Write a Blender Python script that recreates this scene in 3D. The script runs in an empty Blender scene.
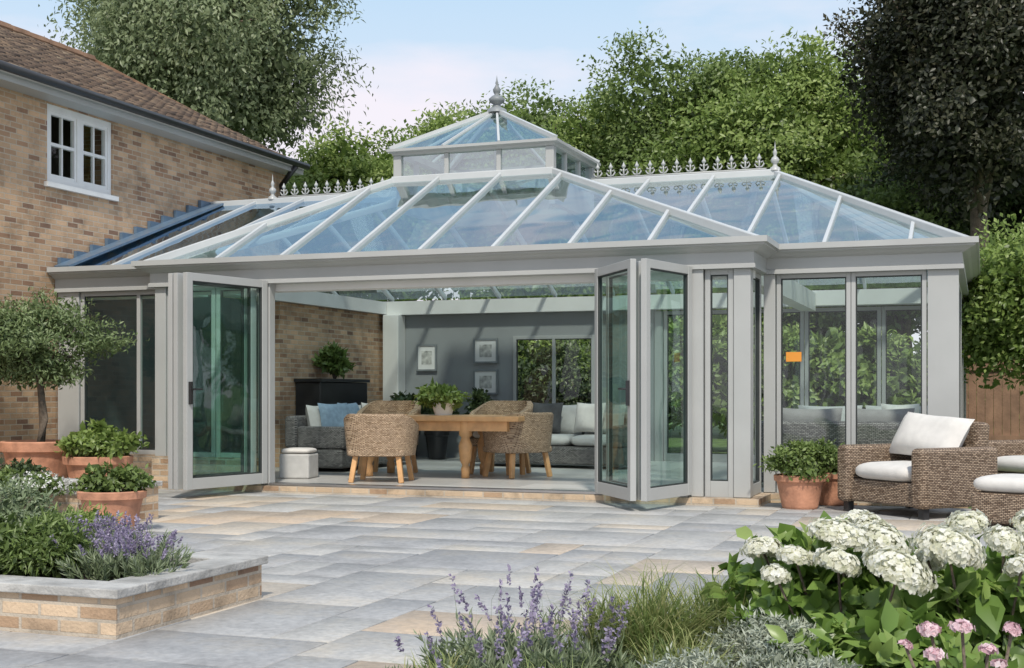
import bpy,bmesh,math,random
import numpy as np
from mathutils import Vector
random.seed(7); rng=np.random.default_rng(7)
S=bpy.context.scene; COL=S.collection
R=math.radians; PI=math.pi
# ---------------------------------------------------------------- camera
TH=R(20); F=np.array([-math.sin(TH),math.cos(TH)]); RT=np.array([math.cos(TH),math.sin(TH)])
CX,CY,CZ=2.209,-13.03,1.06
cam=bpy.data.cameras.new('camera'); co=bpy.data.objects.new('camera',cam); COL.objects.link(co)
co.location=(CX,CY,CZ); co.rotation_euler=(R(90),0,TH); cam.lens=1300/1024*36; cam.sensor_width=36
cam.shift_y=58/1024; cam.clip_end=3000; S.camera=co
def P(px,d): 
    r=(px-512)/1300*d; v=F*d+RT*r; return (CX+v[0],CY+v[1])
def G(px,py,z=-.08):
    s=(py-392)/(CZ-z); return P(px,1300/s)
GZ=-.08
# ---------------------------------------------------------------- materials
def newmat(n):
    m=bpy.data.materials.new(n); m.use_nodes=True; t=m.node_tree; t.nodes.clear()
    o=t.nodes.new('ShaderNodeOutputMaterial'); return m,t,o
def N(t,ty,**k):
    n=t.nodes.new(ty)
    for a,b in k.items(): setattr(n,a,b)
    return n
def ramp(t,fac,stops):
    r=N(t,'ShaderNodeValToRGB'); e=r.color_ramp.elements
    while len(e)<len(stops): e.new(.5)
    for i,(p,c) in enumerate(stops): e[i].position=p; e[i].color=(*c,1)
    t.links.new(fac,r.inputs[0]); return r.outputs[0]
def sc(c,k): return tuple(min(1,x*k) for x in c)
def plain(n,col,rough=.6,var=.15,scale=6,bump=.0,metal=0,bscale=40):
    m,t,o=newmat(n); p=N(t,'ShaderNodeBsdfPrincipled'); L=t.links.new
    tc=N(t,'ShaderNodeTexCoord'); nz=N(t,'ShaderNodeTexNoise'); nz.inputs['Scale'].default_value=scale; nz.inputs['Detail'].default_value=6
    L(tc.outputs['Object'],nz.inputs['Vector'])
    L(ramp(t,nz.outputs['Fac'],[(.3,sc(col,1-var)),(.7,sc(col,1+var))]),p.inputs['Base Color'])
    p.inputs['Roughness'].default_value=rough; p.inputs['Metallic'].default_value=metal
    if bump:
        n2=N(t,'ShaderNodeTexNoise'); n2.inputs['Scale'].default_value=bscale; n2.inputs['Detail'].default_value=5; L(tc.outputs['Object'],n2.inputs['Vector'])
        b=N(t,'ShaderNodeBump'); b.inputs['Strength'].default_value=bump; b.inputs['Distance'].default_value=.02
        L(n2.outputs['Fac'],b.inputs['Height']); L(b.outputs['Normal'],p.inputs['Normal'])
    L(p.outputs[0],o.inputs[0]); return m
def brickmat(n,c1,c2,mortar,bw,bh,ms,bump=.6,rough=.85,obj=False,dirt=.35,dark=None,nsc=1.3):
    m,t,o=newmat(n); L=t.links.new; p=N(t,'ShaderNodeBsdfPrincipled')
    g=N(t,'ShaderNodeNewGeometry'); tc=N(t,'ShaderNodeTexCoord')
    src=tc.outputs['Object'] if obj else g.outputs['Position']
    s=N(t,'ShaderNodeSeparateXYZ'); L(src,s.inputs[0])
    a=N(t,'ShaderNodeMath'); L(s.outputs[0],a.inputs[0]); L(s.outputs[1],a.inputs[1])
    c=N(t,'ShaderNodeCombineXYZ'); L(a.outputs[0],c.inputs[0]); L(s.outputs[2],c.inputs[1])
    sn=N(t,'ShaderNodeSeparateXYZ'); L(g.outputs['Normal'],sn.inputs[0])
    ab=N(t,'ShaderNodeMath',operation='ABSOLUTE'); L(sn.outputs[2],ab.inputs[0])
    gt=N(t,'ShaderNodeMath',operation='GREATER_THAN'); L(ab.outputs[0],gt.inputs[0]); gt.inputs[1].default_value=.7
    mx=N(t,'ShaderNodeMix',data_type='VECTOR'); L(gt.outputs[0],mx.inputs[0]); L(c.outputs[0],mx.inputs[4]); L(src,mx.inputs[5])
    b=N(t,'ShaderNodeTexBrick'); L(mx.outputs[1],b.inputs['Vector'])
    b.inputs['Color1'].default_value=(0,0,0,1); b.inputs['Color2'].default_value=(1,1,1,1); b.inputs['Mortar'].default_value=(.5,.5,.5,1)
    b.inputs['Scale'].default_value=1; b.inputs['Brick Width'].default_value=bw; b.inputs['Row Height'].default_value=bh
    b.inputs['Mortar Size'].default_value=ms; b.inputs['Mortar Smooth'].default_value=.15; b.inputs['Bias'].default_value=0
    dk=dark or sc(c1,.9)
    col=ramp(t,b.outputs['Color'],[(0,dk),(.12,c1),(.4,sc(c2,.88)),(.7,c2),(1,sc(c2,1.15))])
    nz=N(t,'ShaderNodeTexNoise'); nz.inputs['Scale'].default_value=nsc if not obj else 8; nz.inputs['Detail'].default_value=9; nz.inputs['Roughness'].default_value=.7; L(src,nz.inputs['Vector'])
    dd=ramp(t,nz.outputs['Fac'],[(.3,(1-dirt,)*3),(.5,(1,1,1)),(.7,(1+dirt*.35,)*3)])
    m1=N(t,'ShaderNodeMix',data_type='RGBA'); L(b.outputs['Fac'],m1.inputs[0]); L(col,m1.inputs[6]); m1.inputs[7].default_value=(*mortar,1)
    m2=N(t,'ShaderNodeMix',data_type='RGBA',blend_type='MULTIPLY'); m2.inputs[0].default_value=1; L(m1.outputs[2],m2.inputs[6]); L(dd,m2.inputs[7])
    L(m2.outputs[2],p.inputs['Base Color']); p.inputs['Roughness'].default_value=rough
    n2=N(t,'ShaderNodeTexNoise'); n2.inputs['Scale'].default_value=60; L(src,n2.inputs['Vector'])
    h=N(t,'ShaderNodeMath',operation='MULTIPLY_ADD'); L(b.outputs['Fac'],h.inputs[0]); h.inputs[1].default_value=-1; L(n2.outputs['Fac'],h.inputs[2])
    bp=N(t,'ShaderNodeBump'); bp.inputs['Strength'].default_value=bump; bp.inputs['Distance'].default_value=.01; L(h.outputs[0],bp.inputs['Height']); L(bp.outputs[0],p.inputs['Normal'])
    L(p.outputs[0],o.inputs[0]); return m
def glassmat(n,tint,base,gain=.7,gcol=(.9,.93,.95)):
    m,t,o=newmat(n); L=t.links.new
    tr=N(t,'ShaderNodeBsdfTransparent'); tr.inputs[0].default_value=(*tint,1)
    gl=N(t,'ShaderNodeBsdfGlossy'); gl.inputs['Color'].default_value=(*gcol,1); gl.inputs['Roughness'].default_value=.015
    lw=N(t,'ShaderNodeLayerWeight'); pw=N(t,'ShaderNodeMath',operation='POWER'); L(lw.outputs['Facing'],pw.inputs[0]); pw.inputs[1].default_value=4
    ma=N(t,'ShaderNodeMath',operation='MULTIPLY_ADD',use_clamp=True); L(pw.outputs[0],ma.inputs[0]); ma.inputs[1].default_value=gain; ma.inputs[2].default_value=base
    nz=N(t,'ShaderNodeTexNoise'); nz.inputs['Scale'].default_value=.9; g=N(t,'ShaderNodeNewGeometry'); L(g.outputs['Position'],nz.inputs['Vector'])
    bp=N(t,'ShaderNodeBump'); bp.inputs['Strength'].default_value=.2; bp.inputs['Distance'].default_value=.1; L(nz.outputs['Fac'],bp.inputs['Height']); L(bp.outputs[0],gl.inputs['Normal'])
    mx=N(t,'ShaderNodeMixShader'); L(ma.outputs[0],mx.inputs[0]); L(tr.outputs[0],mx.inputs[1]); L(gl.outputs[0],mx.inputs[2]); L(mx.outputs[0],o.inputs[0]); return m
def leafmat(n,dark,mid,light,transl=.4,rough=.55):
    m,t,o=newmat(n); L=t.links.new; at=N(t,'ShaderNodeAttribute',attribute_name='v')
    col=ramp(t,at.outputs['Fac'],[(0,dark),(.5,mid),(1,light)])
    p=N(t,'ShaderNodeBsdfDiffuse'); L(col,p.inputs['Color'])
    tl=N(t,'ShaderNodeBsdfTranslucent'); L(col,tl.inputs[0])
    mx=N(t,'ShaderNodeMixShader'); mx.inputs[0].default_value=transl; L(p.outputs[0],mx.inputs[1]); L(tl.outputs[0],mx.inputs[2])
    gl=N(t,'ShaderNodeBsdfGlossy'); gl.inputs['Roughness'].default_value=rough*.8; gl.inputs['Color'].default_value=(.6,.6,.6,1)
    m2=N(t,'ShaderNodeMixShader'); m2.inputs[0].default_value=.045; L(mx.outputs[0],m2.inputs[1]); L(gl.outputs[0],m2.inputs[2]); L(m2.outputs[0],o.inputs[0]); return m
M={}
M['frame']=plain('grey_painted_frame',(.41,.42,.41),.38,.05,2)
M['frame2']=plain('pale_inner_frame',(.74,.74,.72),.5,.05,2)
M['roofbar']=plain('grey_roof_bar',(.50,.52,.52),.35,.06,2)
M['lead']=plain('lead_grey',(.22,.24,.25),.5,.2,5)
M['rubber']=plain('dark_gasket',(.03,.035,.035),.6)
M['glass']=glassmat('clear_pane',(.92,.97,.95),.045,.65)
M['doorglass']=glassmat('green_pane',(.76,.92,.87),.07,.7)
M['roofglass']=glassmat('roof_pane',(.80,.92,.90),.36,.50,(.90,.97,1))
M['leanglass']=glassmat('lean_to_pane',(.40,.55,.62),.50,.45,(.66,.82,1))
M['brick']=brickmat('buff_brick',(.37,.215,.125),(.53,.35,.215),(.50,.42,.32),.205,.067,.007,dirt=.42,dark=(.23,.135,.09),nsc=2.4)
M['brick2']=brickmat('garden_brick',(.38,.25,.155),(.54,.41,.28),(.46,.40,.32),.225,.07,.009,dirt=.45,dark=(.24,.15,.10),nsc=4)
M['wicker']=brickmat('wicker_weave',(.22,.15,.095),(.44,.33,.23),(.05,.03,.02),.035,.014,.003,bump=1,rough=.6,obj=True,dirt=.2)
M['rattan']=brickmat('honey_rattan_weave',(.40,.28,.17),(.62,.46,.31),(.16,.10,.06),.03,.014,.0025,bump=1,rough=.6,obj=True,dirt=.2)
M['greywick']=brickmat('grey_wicker_weave',(.15,.145,.14),(.27,.26,.25),(.05,.05,.05),.04,.016,.003,bump=1,rough=.6,obj=True,dirt=.2)
M['coping']=plain('stone_coping',(.38,.375,.355),.85,.30,7,.5)
M['wood']=plain('oak_wood',(.60,.34,.15),.45,.2,7)
M['fencewood']=plain('fence_wood',(.22,.13,.08),.8,.3,5,.3)
M['bark']=plain('grey_bark',(.15,.12,.09),.9,.35,10,.8)
M['terra']=plain('terracotta',(.50,.245,.15),.85,.30,7,.25)
M['soil']=plain('soil',(.055,.038,.025),.95,.4,20,1)
M['white']=plain('white_paint',(.78,.78,.76),.45,.04)
M['cream']=plain('cream_fabric',(.66,.64,.60),.9,.06,12,.3,bscale=150)
M['greyfab']=plain('grey_fabric',(.25,.25,.25),.9,.1,10,.3,bscale=150)
M['lightfab']=plain('light_grey_fabric',(.52,.52,.50),.9,.08,10,.3,bscale=150)
M['bluefab']=plain('blue_fabric',(.20,.29,.38),.9,.15,20)
M['darkfab']=plain('charcoal_fabric',(.07,.072,.075),.9,.15,20)
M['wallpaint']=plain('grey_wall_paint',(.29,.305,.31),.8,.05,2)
M['wingshade']=plain('dark_wing_shade',(.07,.08,.08),.8,.1,2)  # near-black tone standing in for the shade inside the left wing
M['dark']=plain('dark_lacquer',(.02,.021,.023),.3,.2)
M['floor']=brickmat('pale_floor_tile',(.50,.49,.46),(.54,.53,.50),(.34,.33,.31),.9,.6,.006,bump=.1,rough=.35,dirt=.1)
M['steel']=plain('brushed_steel',(.5,.5,.5),.3,.05,metal=1)
M['orange']=plain('orange_sticker',(.75,.30,.04),.6,.03)
M['paper']=plain('print_paper',(.5,.5,.47),.8,.5,14)
M['blackmetal']=plain('black_gutter',(.035,.036,.038),.4,.1)
M['slateblue']=plain('blue_grey_metal',(.11,.17,.24),.35,.15)
M['mortar']=plain('mortar_bed',(.34,.33,.31),.95,.25,9,.3)
M['grass']=plain('lawn',(.10,.16,.04),.9,.4,3,.5)
def attrmat(name,stops,nscale,bump,rough,lo=.78):
    m,t,o=newmat(name); L=t.links.new; at=N(t,'ShaderNodeAttribute',attribute_name='v'); p=N(t,'ShaderNodeBsdfPrincipled')
    col=ramp(t,at.outputs['Fac'],stops)
    g=N(t,'ShaderNodeNewGeometry'); n1=N(t,'ShaderNodeTexNoise'); n1.inputs['Scale'].default_value=nscale; n1.inputs['Detail'].default_value=10; n1.inputs['Roughness'].default_value=.7; L(g.outputs['Position'],n1.inputs['Vector'])
    d=ramp(t,n1.outputs['Fac'],[(.32,(lo,lo,lo*1.01)),(.5,(1,1,1)),(.68,(1.17,1.09,.97))])
    n2=N(t,'ShaderNodeTexNoise'); n2.inputs['Scale'].default_value=32; n2.inputs['Detail'].default_value=6; L(g.outputs['Position'],n2.inputs['Vector'])
    d2=ramp(t,n2.outputs['Fac'],[(.3,(.84,.84,.84)),(.7,(1.13,1.13,1.13))])
    m2=N(t,'ShaderNodeMix',data_type='RGBA',blend_type='MULTIPLY'); m2.inputs[0].default_value=1; L(col,m2.inputs[6]); L(d,m2.inputs[7])
    m3=N(t,'ShaderNodeMix',data_type='RGBA',blend_type='MULTIPLY'); m3.inputs[0].default_value=1; L(m2.outputs[2],m3.inputs[6]); L(d2,m3.inputs[7])
    L(m3.outputs[2],p.inputs['Base Color']); p.inputs['Roughness'].default_value=rough
    bp=N(t,'ShaderNodeBump'); bp.inputs['Strength'].default_value=bump; bp.inputs['Distance'].default_value=.01; L(n2.outputs['Fac'],bp.inputs['Height']); L(bp.outputs[0],p.inputs['Normal'])
    L(p.outputs[0],o.inputs[0]); return m
M['slab']=attrmat('sandstone_slab',[(0,(.33,.333,.335)),(.45,(.40,.398,.385)),(.75,(.45,.44,.41)),(.88,(.48,.43,.36)),(1,(.48,.39,.30))],1.5,.35,.6,.70)
M['tile']=attrmat('clay_tile',[(0,(.085,.062,.05)),(.5,(.155,.11,.08)),(.85,(.21,.155,.11)),(1,(.27,.22,.16))],2.2,.5,.85)
LM={}
LM['birch']=leafmat('leaf_greygreen',(.13,.17,.08),(.24,.295,.15),(.37,.43,.24))
LM['mid']=leafmat('leaf_mid',(.065,.105,.028),(.155,.225,.06),(.28,.37,.12))
LM['bright']=leafmat('leaf_bright',(.08,.135,.025),(.22,.31,.075),(.38,.47,.15))
LM['darkg']=leafmat('leaf_dark',(.03,.048,.02),(.07,.105,.042),(.14,.18,.075),.25)
LM['copper']=leafmat('leaf_copper',(.022,.030,.016),(.060,.066,.036),(.14,.125,.07),.3)
LM['olive']=leafmat('leaf_olive',(.085,.125,.045),(.17,.235,.095),(.30,.37,.18),.25)
LM['silver']=leafmat('leaf_silver',(.24,.27,.19),(.40,.44,.34),(.58,.62,.52),.3)
LM['lavleaf']=leafmat('leaf_lavender',(.10,.15,.07),(.22,.28,.15),(.36,.42,.28),.3)
LM['lav']=leafmat('lavender_flower',(.20,.17,.27),(.34,.29,.42),(.48,.44,.56),.3)
LM['hydleaf']=leafmat('leaf_hydrangea',(.07,.14,.025),(.18,.29,.06),(.33,.43,.13),.35,.45)
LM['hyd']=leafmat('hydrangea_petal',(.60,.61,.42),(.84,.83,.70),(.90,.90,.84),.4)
LM['pink']=leafmat('pink_petal',(.62,.38,.43),(.76,.54,.58),(.85,.72,.73),.3)
LM['grassb']=leafmat('grass_blade',(.14,.21,.055),(.29,.36,.12),(.50,.48,.22),.4)
LM['whitefl']=leafmat('white_petal',(.6,.6,.55),(.72,.72,.68),(.8,.8,.78),.2)
# ---------------------------------------------------------------- mesh helpers
ORG={}
class MB:
    def __init__(s): s.v=[]; s.f=[]
    def add(s,vs,fs):
        b=len(s.v); s.v+= [tuple(v) for v in vs]; s.f+=[tuple(b+i for i in f) for f in fs]; return s
    def box(s,x0,x1,y0,y1,z0,z1):
        return s.add([(x0,y0,z0),(x1,y0,z0),(x1,y1,z0),(x0,y1,z0),(x0,y0,z1),(x1,y0,z1),(x1,y1,z1),(x0,y1,z1)],
          [(0,3,2,1),(4,5,6,7),(0,1,5,4),(1,2,6,5),(2,3,7,6),(3,0,4,7)])
    def bar(s,p,q,w,d,side=None):
        p=Vector(p);q=Vector(q);a=(q-p).normalized()
        if side is None: side=a.cross(Vector((0,0,1)))
        side=Vector(side); side=(side-a*side.dot(a)).normalized(); n=a.cross(side)
        vs=[]
        for c in (p,q):
            for i,j in ((-1,-1),(1,-1),(1,1),(-1,1)): vs.append(c+side*(i*w/2)+n*(j*d/2))
        return s.add(vs,[(0,3,2,1),(4,5,6,7),(0,1,5,4),(1,2,6,5),(2,3,7,6),(3,0,4,7)])
    def tube(s,pts,rs,n=8):
        pts=[Vector(p) for p in pts]; vs=[];fs=[]
        if not isinstance(rs,(list,tuple)): rs=[rs]*len(pts)
        for i,p in enumerate(pts):
            a=(pts[min(i+1,len(pts)-1)]-pts[max(i-1,0)]).normalized()
            u=a.cross(Vector((0,0,1))); 
            if u.length<.05: u=a.cross(Vector((1,0,0)))
            u.normalize(); w=a.cross(u)
            for k in range(n):
                t=2*PI*k/n; vs.append(p+u*(math.cos(t)*rs[i])+w*(math.sin(t)*rs[i]))
        for i in range(len(pts)-1):
            for k in range(n): fs.append((i*n+k,i*n+(k+1)%n,(i+1)*n+(k+1)%n,(i+1)*n+k))
        fs.append(tuple(range(n))[::-1]); fs.append(tuple((len(pts)-1)*n+k for k in range(n)))
        return s.add(vs,fs)
    def lathe(s,cx,cy,prof,n=28,z=0):
        vs=[];fs=[]
        for r,h in prof:
            for k in range(n): t=2*PI*k/n; vs.append((cx+r*math.cos(t),cy+r*math.sin(t),z+h))
        for i in range(len(prof)-1):
            for k in range(n): fs.append((i*n+k,i*n+(k+1)%n,(i+1)*n+(k+1)%n,(i+1)*n+k))
        return s.add(vs,fs)
    def cushion(s,c,a,b,h,rx=0,rz=0,e=.35,n=28):
        vs=[];fs=[]; sg=lambda v,p: math.copysign(abs(v)**p,v)
        m=12
        for i in range(m+1):
            ph=-PI/2+PI*i/m
            for k in range(n):
                t=2*PI*k/n
                x=a*sg(math.cos(ph),.45)*sg(math.cos(t),e); y=b*sg(math.cos(ph),.45)*sg(math.sin(t),e); z=h*sg(math.sin(ph),.8)
                y,z=y*math.cos(rx)-z*math.sin(rx), y*math.sin(rx)+z*math.cos(rx)
                x,y=x*math.cos(rz)-y*math.sin(rz), x*math.sin(rz)+y*math.cos(rz)
                vs.append((c[0]+x,c[1]+y,c[2]+z))
        for i in range(m):
            for k in range(n): fs.append((i*n+k,i*n+(k+1)%n,(i+1)*n+(k+1)%n,(i+1)*n+k))
        return s.add(vs,fs)
    def pillow(s,c,w,h,t,rx=0,rz=0,n=12):
        for sd in (-1,1):
            vs=[];fs=[]
            for i in range(n+1):
                for j in range(n+1):
                    u=2*i/n-1; v=2*j/n-1
                    pin=1-.07*(1-v*v)*abs(u)**2; pin2=1-.07*(1-u*u)*abs(v)**2
                    x=u*w/2*pin; z=v*h/2*pin2; y=sd*t/2*max(0,(1-u**4)*(1-v**4))**.6
                    y+=.012*math.sin(3*u+2*v)*(1-u*u)
                    y,z=y*math.cos(rx)-z*math.sin(rx), y*math.sin(rx)+z*math.cos(rx)
                    x,y=x*math.cos(rz)-y*math.sin(rz), x*math.sin(rz)+y*math.cos(rz)
                    vs.append((c[0]+x,c[1]+y,c[2]+z))
            for i in range(n):
                for j in range(n):
                    q=(i*(n+1)+j,(i+1)*(n+1)+j,(i+1)*(n+1)+j+1,i*(n+1)+j+1); fs.append(q if sd<0 else q[::-1])
            s.add(vs,fs)
        return s
    def build(s,name,mat,parent=None,bevel=0,smooth=False,seg=2):
        o=ORG.get(parent.name,(0,0,0)) if parent else (0,0,0)
        me=bpy.data.meshes.new(name); me.from_pydata([(x-o[0],y-o[1],z-o[2]) for x,y,z in s.v],[],s.f); me.update()
        me.materials.append(mat); ob=bpy.data.objects.new(name,me); COL.objects.link(ob)
        if parent: ob.parent=parent
        ORG[ob.name]=o
        if smooth: me.polygons.foreach_set('use_smooth',[True]*len(me.polygons))
        if bevel:
            b=ob.modifiers.new('Bevel','BEVEL'); b.width=bevel; b.segments=seg; b.limit_method='ANGLE'
        return ob
def tag(o,label,cat,group=None,kind=None):
    if label: o['label']=label
    if cat: o['category']=cat
    if group: o['group']=group
    if kind: o['kind']=kind
    return o
def thing(name,label,cat,loc=(0,0,0),rz=0,group=None,world=False):
    o=bpy.data.objects.new(name,None); COL.objects.link(o); o.location=loc; o.rotation_euler=(0,0,rz); o.empty_display_size=.2
    tag(o,label,cat,group); ORG[o.name]=tuple(loc) if world else (0,0,0); return o
def dup(root,loc,rz,label,group=None,scale=None):
    r=root.copy(); COL.objects.link(r); r.location=loc; r.rotation_euler=(0,0,rz); r['label']=label
    if group: r['group']=group
    if scale: r.scale=scale
    for ch in list(root.children):
        c=ch.copy(); COL.objects.link(c); c.parent=r
        for g in ch.children:
            d=g.copy(); COL.objects.link(d); d.parent=c
    return r
def struct(o): o['kind']='structure'; return o
RHOMB=(np.array([[0,0,0],[.45,-.5,.08],[1,0,-.05],[.45,.5,.08]],float),np.array([[0,1,2],[0,2,3]]))
OVAL=(np.array([[0,0,0],[.25,-.36,.06],[.6,-.46,.03],[1,0,-.22],[.6,.46,.03],[.25,.36,.06],[.3,0,.0],[.65,0,-.05]],float),
      np.array([[0,1,6],[0,6,5],[1,2,7],[1,7,6],[5,6,7],[5,7,4],[2,3,7],[7,3,4]]))
BLADE=(np.array([[0,-.5,0],[0,.5,0],[.4,-.45,.16],[.4,.45,.16],[.75,-.3,.16],[.75,.3,.16],[1,0,.02]],float),
      np.array([[0,1,3],[0,3,2],[2,3,5],[2,5,4],[4,5,6]]))
ARCH=(np.array([[0,-.5,0],[0,.5,0],[.35,-.45,.10],[.35,.45,.10],[.65,-.38,.12],[.65,.38,.12],[.88,-.22,.03],[.88,.22,.03],[1.0,0,-.14]],float),
      np.array([[0,1,3],[0,3,2],[2,3,5],[2,5,4],[4,5,7],[4,7,6],[6,7,8]]))
def inst(tp,Pp,D,Nn,L,W):
    tv,tf=tp; n=len(Pp); D=D/np.linalg.norm(D,axis=1,keepdims=True)
    Sd=np.cross(Nn,D); Sd/= (np.linalg.norm(Sd,axis=1,keepdims=True)+1e-9); Nn=np.cross(D,Sd)
    L=np.broadcast_to(L,(n,)); W=np.broadcast_to(W,(n,))
    V=Pp[:,None,:]+tv[None,:,0,None]*(D*L[:,None])[:,None,:]+tv[None,:,1,None]*(Sd*W[:,None])[:,None,:]+tv[None,:,2,None]*(Nn*L[:,None])[:,None,:]
    Fc=tf[None]+(np.arange(n)*len(tv))[:,None,None]
    return V.reshape(-1,3),Fc.reshape(-1,tf.shape[1]),len(tv)
def npmesh(name,parts,mat,parent=None,org=None):
    Vs=[];Fs=[];As=[];b=0
    for V,Fc,a in parts: Vs.append(V);Fs.append(Fc+b);As.append(a);b+=len(V)
    V=np.concatenate(Vs);Fc=np.concatenate(Fs);A=np.concatenate(As)
    if org is not None: V=V-np.array(org)
    me=bpy.data.meshes.new(name); me.vertices.add(len(V)); me.vertices.foreach_set('co',V.astype(np.float32).ravel())
    k=Fc.shape[1]; me.loops.add(Fc.size); me.loops.foreach_set('vertex_index',Fc.astype(np.int32).ravel())
    me.polygons.add(len(Fc)); me.polygons.foreach_set('loop_start',np.arange(0,Fc.size,k,dtype=np.int32))
    me.update(calc_edges=True); at=me.attributes.new('v','FLOAT','POINT'); at.data.foreach_set('value',np.clip(A,0,1).astype(np.float32))
    me.materials.append(mat); ob=bpy.data.objects.new(name,me); COL.objects.link(ob)
    if parent: ob.parent=parent
    ORG[ob.name]=(0,0,0) if org is None else tuple(org); return ob
def rdir(n):
    v=rng.normal(size=(n,3)); return v/np.linalg.norm(v,axis=1,keepdims=True)
def crown(radii,cz,nl,leaf,nlobe=10,ncl=220,tp=RHOMB,droop=0,wr=.55,sig=.085,lob=.5,c0=(0,0),fill=.25):
    rad=np.array(radii)
    lc=rdir(nlobe)*rng.uniform(.3,.62,(nlobe,1)); lr=rng.uniform(lob*.75,lob*1.15,nlobe)
    li=rng.integers(0,nlobe,ncl); d=rdir(ncl); d[:,2]=np.where(d[:,2]<-.3,d[:,2]*.5,d[:,2])
    cp=lc[li]+d*(lr[li]*rng.uniform(.55,1.08,ncl))[:,None]; ctone=rng.uniform(0,.42,ncl)+.22*np.clip(cp[:,2],-1,1)  # clusters darker low in the crown, shading put into the leaf tone
    ci=rng.integers(0,ncl,nl); g=np.clip(rng.normal(size=(nl,3)),-1.9,1.9)*sig*rng.uniform(.6,1.5,ncl)[ci][:,None]; g[:,2]*=.7
    p=(cp[ci]+g)*rad; out=(cp-lc[li]*.6)[ci]; out/=np.linalg.norm(out,axis=1,keepdims=True)+1e-6
    nn=out*1.0+rdir(nl)*.6+np.array([0,0,.5]); dd=rdir(nl)+out*.5; dd[:,2]-=droop
    p+=np.array([c0[0],c0[1],cz])
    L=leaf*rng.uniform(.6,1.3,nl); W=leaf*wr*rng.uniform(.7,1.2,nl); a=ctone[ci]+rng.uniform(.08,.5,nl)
    nf=int(nl*fill)
    if nf:
        k=rng.integers(0,nlobe,nf); q=(lc[k]+rdir(nf)*(lr[k]*rng.uniform(.2,.85,nf))[:,None])*rad+np.array([c0[0],c0[1],cz])
        p=np.concatenate([p,q]); dd=np.concatenate([dd,rdir(nf)]); nn=np.concatenate([nn,rdir(nf)])
        L=np.concatenate([L,leaf*1.5*rng.uniform(.7,1.3,nf)]); W=np.concatenate([W,leaf*wr*1.8*rng.uniform(.7,1.3,nf)]); a=np.concatenate([a,rng.uniform(.1,.45,nf)])  # inner fill leaves toned darker, the crown's inner shade put into colour
    V,Fc,k=inst(tp,p,dd,nn,L,W)
    return (V,Fc,np.repeat(a,k)),cp*rad+np.array([c0[0],c0[1],cz])
def tree(name,label,loc,radii,cz,mat,nl,leaf,group=None,trunk_r=.22,cat='tree',**kw):
    t=thing(name,label,cat,(loc[0],loc[1],GZ-.05),0,group)
    part,cp=crown(radii,cz,nl,leaf,**kw)
    m=MB(); top=cz; m.tube([(0,0,0),(.05,0,top*.3),(-.05,.05,top*.7),(0,0,top)],[trunk_r*1.3,trunk_r,trunk_r*.7,trunk_r*.35],8)
    for i in rng.choice(len(cp),min(26,len(cp)),replace=False):
        e=cp[i]; z0=rng.uniform(.55,.95)*top; mid=(e[0]*.45,e[1]*.45,(z0+e[2])/2+.1*radii[2])
        m.tube([(0,0,z0),mid,tuple(e)],[trunk_r*.35,trunk_r*.2,trunk_r*.06],5)
    m.build('trunk',M['bark'],t,smooth=True); npmesh('crown',[part],mat,t); return t
# ---------------------------------------------------------------- world
w=bpy.data.worlds.new('World'); S.world=w; w.use_nodes=True; t=w.node_tree; t.nodes.clear(); L=t.links.new
wo=N(t,'ShaderNodeOutputWorld'); bg=N(t,'ShaderNodeBackground'); sky=N(t,'ShaderNodeTexSky',sky_type='NISHITA')
SUN_EL=R(50); sdir=np.array([.38,-.93]); sdir/=np.linalg.norm(sdir)
sky.sun_disc=False; sky.sun_elevation=SUN_EL; sky.sun_rotation=math.atan2(sdir[0],sdir[1]); sky.air_density=1; sky.dust_density=1.0
tc=N(t,'ShaderNodeTexCoord'); sx=N(t,'ShaderNodeSeparateXYZ'); L(tc.outputs['Generated'],sx.inputs[0])
base=ramp(t,sx.outputs[2],[(.0,(.74,.75,.79)),(.20,(.68,.76,.85)),(.30,(.52,.70,.87)),(.7,(.32,.50,.72))])
bs_=N(t,'ShaderNodeVectorMath',operation='SCALE'); L(base,bs_.inputs[0]); bs_.inputs['Scale'].default_value=8.0
m0=N(t,'ShaderNodeMix',data_type='RGBA'); m0.inputs[0].default_value=.82; L(sky.outputs[0],m0.inputs[6]); L(bs_.outputs[0],m0.inputs[7])
mp=N(t,'ShaderNodeMapping'); mp.inputs['Scale'].default_value=(1,1,3.2); mp.inputs['Location'].default_value=(.3,.1,.45); L(tc.outputs['Generated'],mp.inputs[0])
nz=N(t,'ShaderNodeTexNoise'); nz.inputs['Scale'].default_value=2.6; nz.inputs['Detail'].default_value=8; nz.inputs['Roughness'].default_value=.52; L(mp.outputs[0],nz.inputs['Vector'])
el=ramp(t,sx.outputs[2],[(.18,(.30,)*3),(.27,(.03,)*3)])
ad=N(t,'ShaderNodeMath'); L(nz.outputs['Fac'],ad.inputs[0]); L(el,ad.inputs[1])
msk=ramp(t,ad.outputs[0],[(.48,(0,)*3),(.66,(.95,)*3)])
mx=N(t,'ShaderNodeMix',data_type='RGBA'); L(msk,mx.inputs[0]); L(m0.outputs[2],mx.inputs[6]); mx.inputs[7].default_value=(6.5,6.15,6.7,1)
L(mx.outputs[2],bg.inputs[0]); bg.inputs[1].default_value=.145; L(bg.outputs[0],wo.inputs[0])
sl=bpy.data.lights.new('sun','SUN'); sl.energy=3.5; sl.angle=R(4); sl.color=(1,.93,.83); so=bpy.data.objects.new('sun',sl); COL.objects.link(so)
dv=Vector((sdir[0]*math.cos(SUN_EL),sdir[1]*math.cos(SUN_EL),math.sin(SUN_EL))); so.rotation_euler=dv.to_track_quat('Z','Y').to_euler(); so.location=(0,-10,20)
S.view_settings.view_transform='Standard'; S.view_settings.look='None'; S.view_settings.exposure=0
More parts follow.
